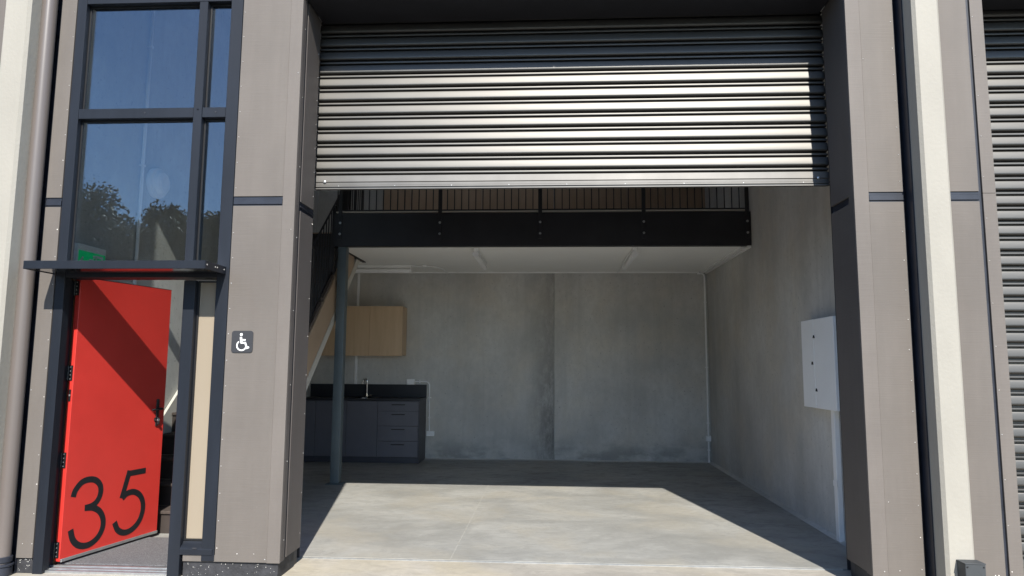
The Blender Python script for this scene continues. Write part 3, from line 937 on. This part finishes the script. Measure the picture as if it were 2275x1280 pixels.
# ------------------------------------------------------------------ mezzanine
t = thing('mezzanine', 'black edged mezzanine with white ceiling over the back of the unit', 'mezzanine', (0, YM, ZC))
XO = -2.83     # edge of the stair well
YO = 5.15
mb = MB()
mb.box(-2.82, WR - .004, YM, YM + .014, ZC - .008, ZM)
mb.box(-2.82, WR - .004, YM + .0145, YM + .10, ZC - .008, ZC + .004)
mb.box(-2.82, WR - .004, YM + .0145, YM + .10, ZM - .014, ZM)
obj('edge_beam', mb, M['steelblk'], t)
obj('edge_beam', MB().box(-2.834, -2.8205, YM - .0, YO, ZC - .006, ZM), M['steelblk'], t)
mb = MB(); mb.box(XO + .012, WR - .004, YM + .101, YO, ZC, ZC + .012).box(WL + .002, WR - .004, YO + .001, YB - .003, ZC, ZC + .012)
obj('ceiling_lining', mb, M['ceil'], t)
mb = MB(); mb.box(XO + .012, WR - .004, YM + .101, YO, ZM - .03, ZM + .012).box(WL + .002, WR - .004, YO + .001, YB - .003, ZM - .03, ZM + .012)
obj('floor_deck', mb, M['tread'], t)
obj('edge_strip', MB().box(-2.82, WR - .004, YM + .015, YM + .05, ZM + .013, ZM + .03), M['trimw'], t)
mb = MB(); mb.box(WL + .01, WR - .13, YB - .035, YB - .003, ZC - .022, ZC - .001)
obj('cornice', mb, M['white'], t)
obj('cornice', MB().box(WR - .045, WR - .003, YM + .02, YB - .036, ZC - .035, ZC - .001, .003), M['white'], t)
obj('cable_duct', MB().box(WR - .12, WR - .06, YM + .105, YB - .036, ZC - .028, ZC - .001, .003), M['white'], t)
obj('edge_angle', MB().box(XO - .012, XO + .05, YM + .1, YO, ZC - .008, ZC - .001).box(XO + .0, XO + .05, YO + .001, YO + .06, ZC - .012, ZC - .001), M['steelblk'], t)

# timber lining on the back wall above the mezzanine
t = thing('wall_lining', 'tan ply lining seen between the balusters above the mezzanine', 'wall lining', (0, YB, ZM))
for x0, x1 in ((-2.83, -2.36), (-2.354, -1.15), (-1.144, 0.056), (0.072, 1.27), (1.276, WR - .004)):
    obj('lining_sheet', MB().box(x0, x1, YB - .016, YB - .003, ZM + .015, ZM + 2.4, .001), M['string'], t)

# steel post under the beam
t = thing('steel_post', 'slender grey steel post under the mezzanine corner', 'post', (-2.725, 3.9, 0))
obj('column', MB().box(-2.782, -2.668, 3.832, 3.95, 0.012, ZC - .009, .006, 2), M['post'], t)
obj('base_plate', MB().box(-2.83, -2.62, 3.80, 3.985, 0.0015, 0.0115, .002), M['post'], t)

# balustrade on the mezzanine edge
t = thing('balustrade', 'black steel balustrade along the mezzanine front edge', 'balustrade', (0, YM, ZC))
B_ = t
def post_with_bolts(x, parent):
    mb = MB(); mb.box(x - .025, x + .025, YM - .014, YM - .002, ZC + .085, ZM + 1.0, .002)
    o = obj('post', mb, M['steelblk'], parent)
    for z in (3.205, 3.352):
        mb = MB(); mb.lathe((x, YM - .0145, z), (0, -1, 0), [(0, .016), (.003, .016), (.0035, .010), (.010, .010), (.011, .007)], 12)
        obj('bolt', mb, M['galv'], o)
    return o
px = [-2.755, -1.436, -0.132, 1.195, 2.50]
for x in px: post_with_bolts(x, B_)
obj('bottom_rail', MB().box(-2.73, 2.475, YM - .013, YM + .012, ZM + .030, ZM + .045), M['steelblk'], B_)
obj('handrail', MB().box(-2.78, 2.52, YM - .025, YM + .025, ZM + 1.0, ZM + 1.015), M['steelblk'], B_)
b0 = None
for i in range(4):
    a, b = px[i], px[i + 1]
    n = 13
    for k in range(1, n + 1):
        x = a + (b - a) * k / (n + 1)
        if b0 is None:
            mb = MB(); mb.box(x - .006, x + .006, YM - .006, YM + .006, ZM + .0455, ZM + .9995)
            b0 = obj('baluster', mb, M['steelblk'], B_); x_first = x
        else:
            dup(b0, (x - x_first, 0, 0), B_)
t = thing('balustrade', 'black steel balustrade along the stair well side of the mezzanine', 'balustrade', (-2.83, YM, ZM))
obj('bottom_rail', MB().box(-2.834, -2.815, YM + .03, YO, ZM + .03, ZM + .045), M['steelblk'], t)
obj('handrail', MB().box(-2.85, -2.80, YM + .03, YO, ZM + 1.0, ZM + 1.015), M['steelblk'], t)
b1 = None
for k in range(14):
    y = YM + .08 + k * .095
    if b1 is None:
        b1 = obj('baluster', MB().box(-2.831, -2.819, y - .006, y + .006, ZM + .0455, ZM + .9995), M['steelblk'], t); yf = y
    else:
        dup(b1, (0, y - yf, 0), t)

# ------------------------------------------------------------------ staircase
SL = 0.895
t = thing('staircase', 'timber staircase climbing along the left wall behind the pillar', 'staircase', (-3.4, 1.05, 0))
S_ = t
Y0 = 1.2; RISE = 0.2; GO = RISE / SL; NT = 17
def zt(y): return 1.761 + SL * (y - 2.881)     # top edge of the outer string
def string(x0, x1, top, bot, y0, y1, m, name):
    pts = []
    ya = y0; yb = y1
    P_ = [(ya, max(0.002, zt(ya) + bot)), (yb, min(zt(yb) + bot, ZC - .012)), (yb, min(zt(yb) + top, ZM)), (ya, zt(ya) + top)]
    mb = MB(); mb.poly(P_, 0, x0, x1)
    return obj(name, mb, m, S_)
# outer string, its foot cut on the floor
def string_poly(x0, x1, top, bot, y0, y1, m, name):
    yb0 = 2.881 - (1.761 + bot) / SL           # where the lower edge meets the floor
    P_ = [(y0, 0.002), (max(yb0, y0), 0.002), (y1, zt(y1) + bot), (y1, zt(y1) + top), (y0, zt(y0) + top)]
    return obj(name, MB().poly(P_, 0, x0, x1), m, S_)
string_poly(-2.845, -2.812, 0.0, -0.468, 1.22, 4.70, M['string'], 'stringer')
string_poly(-3.945, -3.915, 0.06, -0.30, 1.22, 4.9, M['trimw'], 'stringer')
yb0 = 2.881 - (1.761 - .470) / SL
yb1 = 2.881 - (1.761 - .605) / SL
obj('string_trim', MB().poly([(yb0, 0.002), (yb1, 0.002), (4.95, zt(4.95) - .605), (4.95, min(ZC - .02, zt(4.95) - .47)), (4.80, ZC - .02), (4.72, zt(4.72) - .47)], 0, -2.85, -2.806), M['trimw'], S_)
tr0 = rs0 = None
for k in range(NT):
    y = Y0 + k * GO; z = (k + 1) * RISE
    if tr0 is None:
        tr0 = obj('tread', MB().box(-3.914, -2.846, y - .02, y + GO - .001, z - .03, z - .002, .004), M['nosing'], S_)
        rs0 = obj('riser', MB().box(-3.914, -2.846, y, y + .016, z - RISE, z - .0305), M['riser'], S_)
    else:
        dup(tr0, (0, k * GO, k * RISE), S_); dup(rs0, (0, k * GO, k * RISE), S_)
# stair balustrade standing on the outer string
t = thing('stair_balustrade', 'black steel balustrade standing on the timber stair', 'balustrade', (-2.86, 1.3, 0))
ys, ye = 1.35, 4.62
mb = MB()
for off, w, hgt in ((.05, .012, .02), (.93, .022, .014)):
    A = zt(ys) + off; Bz = zt(ye) + off
    mb.poly([(ys, A), (ye, Bz), (ye, Bz + hgt), (ys, A + hgt)], 0, -2.872 - w / 2, -2.872 + w / 2)
obj('rails', mb, M['steelblk'], t)
b2 = None
n = 34
for k in range(n):
    y = ys + (ye - ys) * (k + .5) / n
    if b2 is None:
        b2 = obj('baluster', MB().box(-2.878, -2.866, y - .006, y + .006, zt(y) + .073, zt(y) + .928), M['steelblk'], t); yf = y
    else:
        dup(b2, (0, y - yf, SL * (y - yf)), t)
mb = MB()
p0 = None
for y in (1.5, 2.3, 3.1, 3.9, 4.55):
    if p0 is None:
        p0 = obj('post', MB().box(-2.885, -2.8465, y - .02, y + .02, zt(y) - .15, zt(y) + .93), M['steelblk'], t); yp = y
    else:
        dup(p0, (0, y - yp, SL * (y - yp)), t)
w0 = None
for y in (2.3, 2.75, 3.2, 3.65):
    if w0 is None:
        pts = [(y - .19, zt(y - .19) + .002), (y + .19, zt(y + .19) + .002), (y + .19, zt(y + .19) + .055), (y - .19, zt(y - .19) + .055)]
        w0 = obj('base_block', MB().poly(pts, 0, -2.862, -2.825), mat('dark base block', (.11, .085, .07, 1), .6, var=.1), t); yw = y
    else:
        dup(w0, (0, y - yw, SL * (y - yw)), t)

# ------------------------------------------------------------------ lights under the mezzanine
def batten(p, along, length, label, conduit):
    t = thing('batten_light', label, 'light', p, 'white batten lights under the mezzanine')
    x, y, z = p
    a = Vector(along)
    s = Vector((a.y, a.x, 0))
    mb = MB()
    q0, q1 = Vector(p), Vector(p) + a * length
    lo = Vector((min(q0.x, q1.x), min(q0.y, q1.y), 0)); hi = Vector((max(q0.x, q1.x), max(q0.y, q1.y), 0))
    e = Vector((.03 if a.x == 0 else 0, .03 if a.y == 0 else 0, 0))
    mb.box(lo.x - e.x, hi.x + e.x, lo.y - e.y, hi.y + e.y, ZC - .045, ZC - .002, .004)
    obj('housing', mb, M['white'], t)
    mb = MB(); mb.cyl(Vector((q0.x, q0.y, ZC - .088)) + a * .03, Vector((q1.x, q1.y, ZC - .088)) - a * .03, .036, 20)
    obj('diffuser', mb, mat('opal diffuser', (.88, .88, .87, 1), .3), t)
    for q, sgn in ((q0, 1), (q1, -1)):
        mb = MB(); c = Vector((q.x, q.y, ZC - .088)); mb.cyl(c, c + a * sgn * .0295, .041, 20)
        obj('end_cap', mb, M['white'], t)
    if conduit:
        c0, c1 = conduit
        obj('feed_conduit', MB().tube([c0, c1], .011, 8), M['pvc'], t)
    return t
batten((-0.985, 3.98, ZC), (0, 1, 0), 1.27, 'white batten light on ceiling left of the wall joint', ((-0.985, YM + .12, ZC - .014), (-0.985, 3.975, ZC - .014)))
batten((1.10, 3.98, ZC), (0, 1, 0), 1.27, 'white batten light on ceiling right of the wall joint', ((1.10, YM + .12, ZC - .014), (1.10, YB - .04, ZC - .014)))
batten((-3.3, 5.55, ZC), (1, 0, 0), 1.15, 'white batten light across the ceiling above the oak wall cabinets', ((-2.14, 5.55, ZC - .014), (-1.98, 5.55, ZC - .014)))
o = thing('junction_box', 'small white junction box on ceiling at end of the long batten light', 'junction box', (-1.95, 5.55, ZC))
obj('box_body', MB().lathe((-1.955, 5.55, ZC - .001), (0, 0, -1), [(0, .035), (.028, .035), (.032, .03)], 18), M['white'], o)
obj('conduit', MB().tube([(-1.92, 5.56, ZC - .014), (-1.8, 5.68, ZC - .014), (-1.72, 5.95, ZC - .014), (-1.72, YB - .04, ZC - .014)], .011, 8), M['pvc'], o)

# ------------------------------------------------------------------ kitchenette
KX0, KX1, KY0, KZ = WL + .004, -2.022, 5.77, 0.955
t = thing('kitchen_bench', 'charcoal kitchen bench with drawers and sink at the back wall', 'kitchen bench', (-3.0, 6.05, 0))
K = t
obj('carcass', MB().box(KX0, KX1 - .018, KY0 + .02, YB - .004, 0.09, KZ - .002), M['kit2'], K)
obj('end_panel', MB().box(KX1 - .0175, KX1, KY0 - .0, YB - .004, 0.002, KZ - .002, .001), M['kit2'], K)
obj('kickboard', MB().box(KX0, KX1 - .018, KY0 + .05, KY0 + .065, 0.002, 0.089), M['kit2'], K)
zs = [.095, .338, .568, .795, .945]
for i in range(4):
    d = obj('drawer_front', MB().box(-2.675, KX1 - .020, KY0, KY0 + .018, zs[i] + .002, zs[i + 1] - .003, .0015), M['kit'], K)
    zc = zs[i + 1] - .052
    mb = MB(); mb.box(-2.455, -2.245, KY0 - .024, KY0 - .014, zc - .006, zc + .006, .002)
    mb.box(-2.45, -2.435, KY0 - .0142, KY0 - .0005, zc - .005, zc + .005).box(-2.265, -2.25, KY0 - .0142, KY0 - .0005, zc - .005, zc + .005)
    obj('drawer_handle', mb, M['black'], d)
for x0, x1 in ((-3.165, -2.679), (-3.655, -3.169), (KX0 + .002, -3.659)):
    d = obj('cupboard_door', MB().box(x0, x1, KY0, KY0 + .018, .097, .942, .0015), M['kit'], K)
    mb = MB(); mb.box(x1 - .05, x1 - .04, KY0 - .024, KY0 - .014, .72, .88, .002)
mb = MB(); mb.box(KX0, KX1 + .006, KY0 - .012, YB - .004, KZ - .001, KZ + .030, .003)
obj('worktop', mb, M['top'], K)
obj('splashback', MB().box(KX0, KX1 + .004, YB - .022, YB - .005, KZ + .0305, 1.19, .002), M['top'], K)
mb = MB(); mb.lathe((-2.99, 6.02, KZ + .031), (0, 0, 1), [(0.0, .20), (.003, .20), (.003, .185), (-.0, .18)], 28)
obj('sink', mb, M['chrome'], K)
mb = MB()
mb.lathe((-2.98, 6.245, KZ + .030), (0, 0, 1), [(0, .026), (.012, .026), (.016, .018), (.06, .017)], 16)
path = [(-2.98, 6.245, KZ + .08)] + [(-2.98, 6.245, KZ + .26)]
for k in range(0, 9):
    a = R(k * 22.5); path.append((-2.98 - .0 - .035 + .035 * math.cos(a), 6.245 - .0, KZ + .285 + .035 * math.sin(a)))
path.append((-3.05, 6.245, KZ + .245))
mb.tube(path, .0125, 12)
mb.tube([(-2.965, 6.24, KZ + .05), (-2.91, 6.225, KZ + .062), (-2.885, 6.22, KZ + .058)], .008, 8)
obj('tap', mb, M['chrome'], K)

t = thing('wall_cabinet', 'oak veneer wall cabinets above the kitchen bench', 'cabinet', (-3.1, 6.17, 1.65))
UX1 = -2.372
obj('carcass', MB().box(WL + .004, UX1 - .001, 6.022, YB - .005, 1.662, 2.445, .001), M['ply'], t)
for x0, x1 in ((-2.903, UX1), (-3.436, -2.907), (WL + .006, -3.44)):
    obj('cabinet_door', MB().box(x0, x1, 6.0, 6.0205, 1.648, 2.447, .0015), M['ply'], t)

# ------------------------------------------------------------------ small services on the back wall
t = thing('power_outlet', 'white power outlet above the worktop end', 'outlet', (-2.28, YB, 1.235))
obj('mounting_box', MB().box(-2.35, -2.212, YB - .04, YB - .002, 1.188, 1.280, .006), M['white'], t)
obj('face_plate', MB().box(-2.345, -2.217, YB - .048, YB - .0405, 1.193, 1.275, .003), M['white'], t)
mb = MB()
path = [(-2.211, YB - .022, 1.238), (-2.07, YB - .022, 1.238)]
for k in range(1, 7):
    a = R(90 - k * 15); path.append((-2.07 + .06 * math.cos(a), YB - .022, 1.178 + .06 * math.sin(a)))
path += [(-2.008, YB - .022, .9), (-2.0, YB - .022, .447)]
path = [(x + .0 if x < -2.06 else x + .04, y, z) for x, y, z in path]
mb.tube(path, .0115, 10)
obj('conduit', mb, M['pvc'], t)
mb = MB()
for x, z in ((-2.13, 1.238),): mb.box(x - .009, x + .009, YB - .036, YB - .002, z - .022, z + .022, .003)
for z in (.98, .66): mb.box(-1.985, -1.94, YB - .036, YB - .002, z - .009, z + .009, .003)
obj('saddle', mb, M['white'], t)
t = thing('power_outlet', 'white low power outlet beside the kitchen bench', 'outlet', (-1.95, YB, .405))
obj('mounting_box', MB().box(-2.006, -1.876, YB - .04, YB - .002, .364, .446, .006), M['white'], t)
obj('face_plate', MB().box(-2.001, -1.881, YB - .048, YB - .0405, .369, .441, .003), M['white'], t)

t = thing('wall_conduit', 'thin white conduit with box in the back right corner', 'conduit', (2.5, YB, 0))
path = [(2.39, YB - .022, ZC - .03), (2.455, YB - .022, ZC - .03), (2.49, YB - .022, ZC - .045), (2.503, YB - .022, ZC - .085), (2.505, YB - .022, 2.0), (2.505, YB - .022, 0.01)]
obj('conduit', MB().tube(path, .0145, 10), M['pvc'], t)
obj('conduit_box', MB().box(2.466, 2.544, YB - .06, YB - .003, .335, .425, .008), M['pvc'], t)
mb = MB()
for z in (2.55, 1.5, .62, .2): mb.box(2.485, 2.525, YB - .038, YB - .003, z - .009, z + .009, .003)
obj('saddle', mb, M['pvc'], t)
t = thing('wall_conduit', 'pale conduit on back wall behind the oak cabinets', 'conduit', (-3.2, YB, 1.2))
obj('conduit', MB().box(-3.222, -3.182, YB - .02, YB - .004, 1.191, ZC - .024, .003), M['pvc'], t)

# meter board on the right wall
t = thing('meter_board', 'white electrical meter board on the right concrete wall', 'meter board', (WR, 1.55, 1.12))
obj('cabinet_body', MB().box(2.462, WR - .003, 1.16, 1.925, 1.135, 1.952, .004), M['meter'], t)
d = obj('cabinet_door', MB().box(2.447, 2.4615, 1.158, 1.615, 1.134, 1.953, .003), M['meter'], t)
obj('cabinet_door', MB().box(2.447, 2.4615, 1.619, 1.927, 1.134, 1.953, .003), M['meter'], t)
for y, z in ((1.60, 1.79), (1.66, 1.545), (1.585, 1.30)):
    mb = MB(); mb.poly([(y - .015, z - .012), (y + .015, z - .012), (y, z + .015)], 0, 2.437, 2.4465)
    obj('latch', mb, M['black'], t)
mb = MB(); mb.cyl((2.446, 1.6, 1.155), (2.442, 1.6, 1.155), .008, 10)
obj('key_lock', mb, M['pvc'], t)
t = thing('cable_trunking', 'white cable trunking down the right wall under the meter board', 'trunking', (WR, 1.48, 0))
obj('lower_duct', MB().box(WR - .05, WR - .003, 1.36, 1.43, 0.004, 1.13, .004), M['white'], t)
obj('duct_joint', MB().box(WR - .054, WR - .0505, 1.355, 1.435, .47, .52, .001), M['white'], t)

# ------------------------------------------------------------------ services on the left wall (seen through the glass)
t = thing('wall_siren', 'round white fitting on left wall seen through the tall window', 'siren', (WL, 1.565, 3.29))
obj('siren_body', MB().lathe((WL + .002, 1.565, 3.29), (1, 0, 0), [(0, .15), (.035, .155), (.05, .15), (.055, .12), (.085, .115), (.10, .10)], 36), M['white'], t)
obj('siren_grille', MB().lathe((WL + .1025, 1.565, 3.29), (1, 0, 0), [(0, .085), (.006, .085), (.009, .06), (.006, .055), (.006, .01)], 30), M['pvc'], t)
t = thing('wall_conduit', 'pale vertical conduit on left wall beside the round white fitting', 'conduit', (WL, 1.31, 0))
obj('conduit', MB().cyl((WL + .024, 1.31, 0.9), (WL + .024, 1.31, ZT - .01), .016, 10), M['white'], t)
mb = MB()
for z in (1.4, 2.4, 3.4, 4.6): mb.box(WL + .002, WL + .043, 1.285, 1.335, z - .01, z + .01, .003)
obj('saddle', mb, M['white'], t)
t = thing('exit_sign', 'green and white running man exit sign above the red door', 'sign', (WL, .66, 2.4))
EX = WL + .05
obj('sign_body', MB().box(WL + .002, EX, .46, .825, 2.22, 2.49, .004), M['white'], t)
ef = lambda u, v, h: Vector((EX + .0005 + h, .46 + u, 2.22 + v))
mb = MB(); mb.stroke([(.012, .118), (.353, .118)], .195, ef, .001)
obj('green_panel', mb, M['green'], t, smooth=False)
ef2 = lambda u, v, h: Vector((EX + .0018 + h, .46 + u, 2.22 + v * 1.15 + .015))
mb = MB()
mb.stroke([(.235, .03), (.235, .15), (.315, .15), (.315, .03)], .022, ef2, .0008)
mb.stroke([(.04, .095), (.10, .095)], .02, ef2, .0008)
mb.stroke([(.07, .13), (.035, .095), (.07, .06)], .016, ef2, .0012)
mb.lathe(ef2(.205, .145, 0), (1, 0, 0), [(0, .014), (.001, .014)], 12)
mb.stroke([(.20, .125), (.175, .085), (.205, .06), (.19, .03)], .018, ef2, .0016)
mb.stroke([(.175, .085), (.15, .05), (.125, .05)], .016, ef2, .0020)
mb.stroke([(.195, .115), (.155, .12), (.14, .095)], .013, ef2, .0024)
mb.stroke([(.195, .115), (.22, .095), (.24, .10)], .013, ef2, .0028)
obj('running_man', mb, M['pict'], t, smooth=False)

# ------------------------------------------------------------------ trees across the yard (mirrored in the window)
def tree_meshes(seed, h, rad):
    rnd = random.Random(seed)
    tr = MB()
    tr.tube([(0, 0, -.1), (.1, .05, h * .25), (-.05, .1, h * .5), (.1, 0, h * .8)], [.26, .2, .15, .04], 10)
    cl = []
    for k in range(95):
        a = rnd.uniform(0, 6.28); z = rnd.uniform(.06, .97)
        env = rad * (1.0 - ((z - .42) / .62) ** 2) ** .5 if abs((z - .42) / .62) < 1 else .2
        rr = env * rnd.uniform(.25, 1.0)
        cl.append((Vector((rr * math.cos(a), rr * math.sin(a), z * h)), rnd.uniform(.55, 1.15) * rad * .36))
    for c, r in cl[:14]:
        tr.tube([(0, 0, c.z * .55), (c.x * .5, c.y * .5, c.z * .8), tuple(c)], [.09, .06, .02], 6)
    lf = MB()
    for c, r in cl:
        for j in range(260):
            d = Vector((rnd.gauss(0, 1), rnd.gauss(0, 1), rnd.gauss(0, .8))).normalized() * r * rnd.uniform(.35, 1.08)
            p = c + d
            s = rnd.uniform(.09, .20)
            n = Vector((rnd.gauss(0, 1), rnd.gauss(0, 1), rnd.gauss(.6, 1))).normalized()
            a = n.orthogonal().normalized(); b = n.cross(a)
            q = rnd.uniform(0, 6.28)
            a, b = a * math.cos(q) + b * math.sin(q), b * math.cos(q) - a * math.sin(q)
            v = [lf.bm.verts.new(p + a * s), lf.bm.verts.new(p + b * s * .55), lf.bm.verts.new(p - a * s), lf.bm.verts.new(p - b * s * .55)]
            lf.bm.faces.new(v)
    return tr, lf
TREES = [(-32.0, -40.0, 13.3, 3.3, 'tallest dark tree mirrored in the lower left of the big window pane'),
         (-25.6, -40.5, 12.2, 3.0, 'rounded dark tree mirrored near the window mullion'),
         (-21.3, -39.6, 12.3, 2.6, 'dark tree mirrored in the narrow side pane'),
         (-37.5, -41.5, 12.0, 3.3, 'dark tree across the yard left of the mirrored tallest tree'),
         (-29.0, -43.5, 11.2, 3.4, 'lower tree mirrored between the two big crowns'),
         (-23.0, -44.5, 11.6, 3.2, 'lower tree mirrored behind the window mullion'),
         (-33.0, -45.0, 12.0, 3.6, 'lower tree mirrored beside the left window jamb'),
         (-17.0, -41.0, 11.6, 3.0, 'dark tree across the yard right of the mirrored trees')]
for i, (x, y, h, r, lab) in enumerate(TREES):
    t = thing('tree', lab, 'tree', (x, y, -.06), 'dark trees across the yard')
    tr, lf = tree_meshes(20 + i, h, r)
    for mb in (tr, lf): bmesh.ops.translate(mb.bm, verts=mb.bm.verts, vec=(x, y, -.06))
    obj('trunk', tr, M['bark'], t)
    obj('crown', lf, M['leaf'], t, smooth=False)
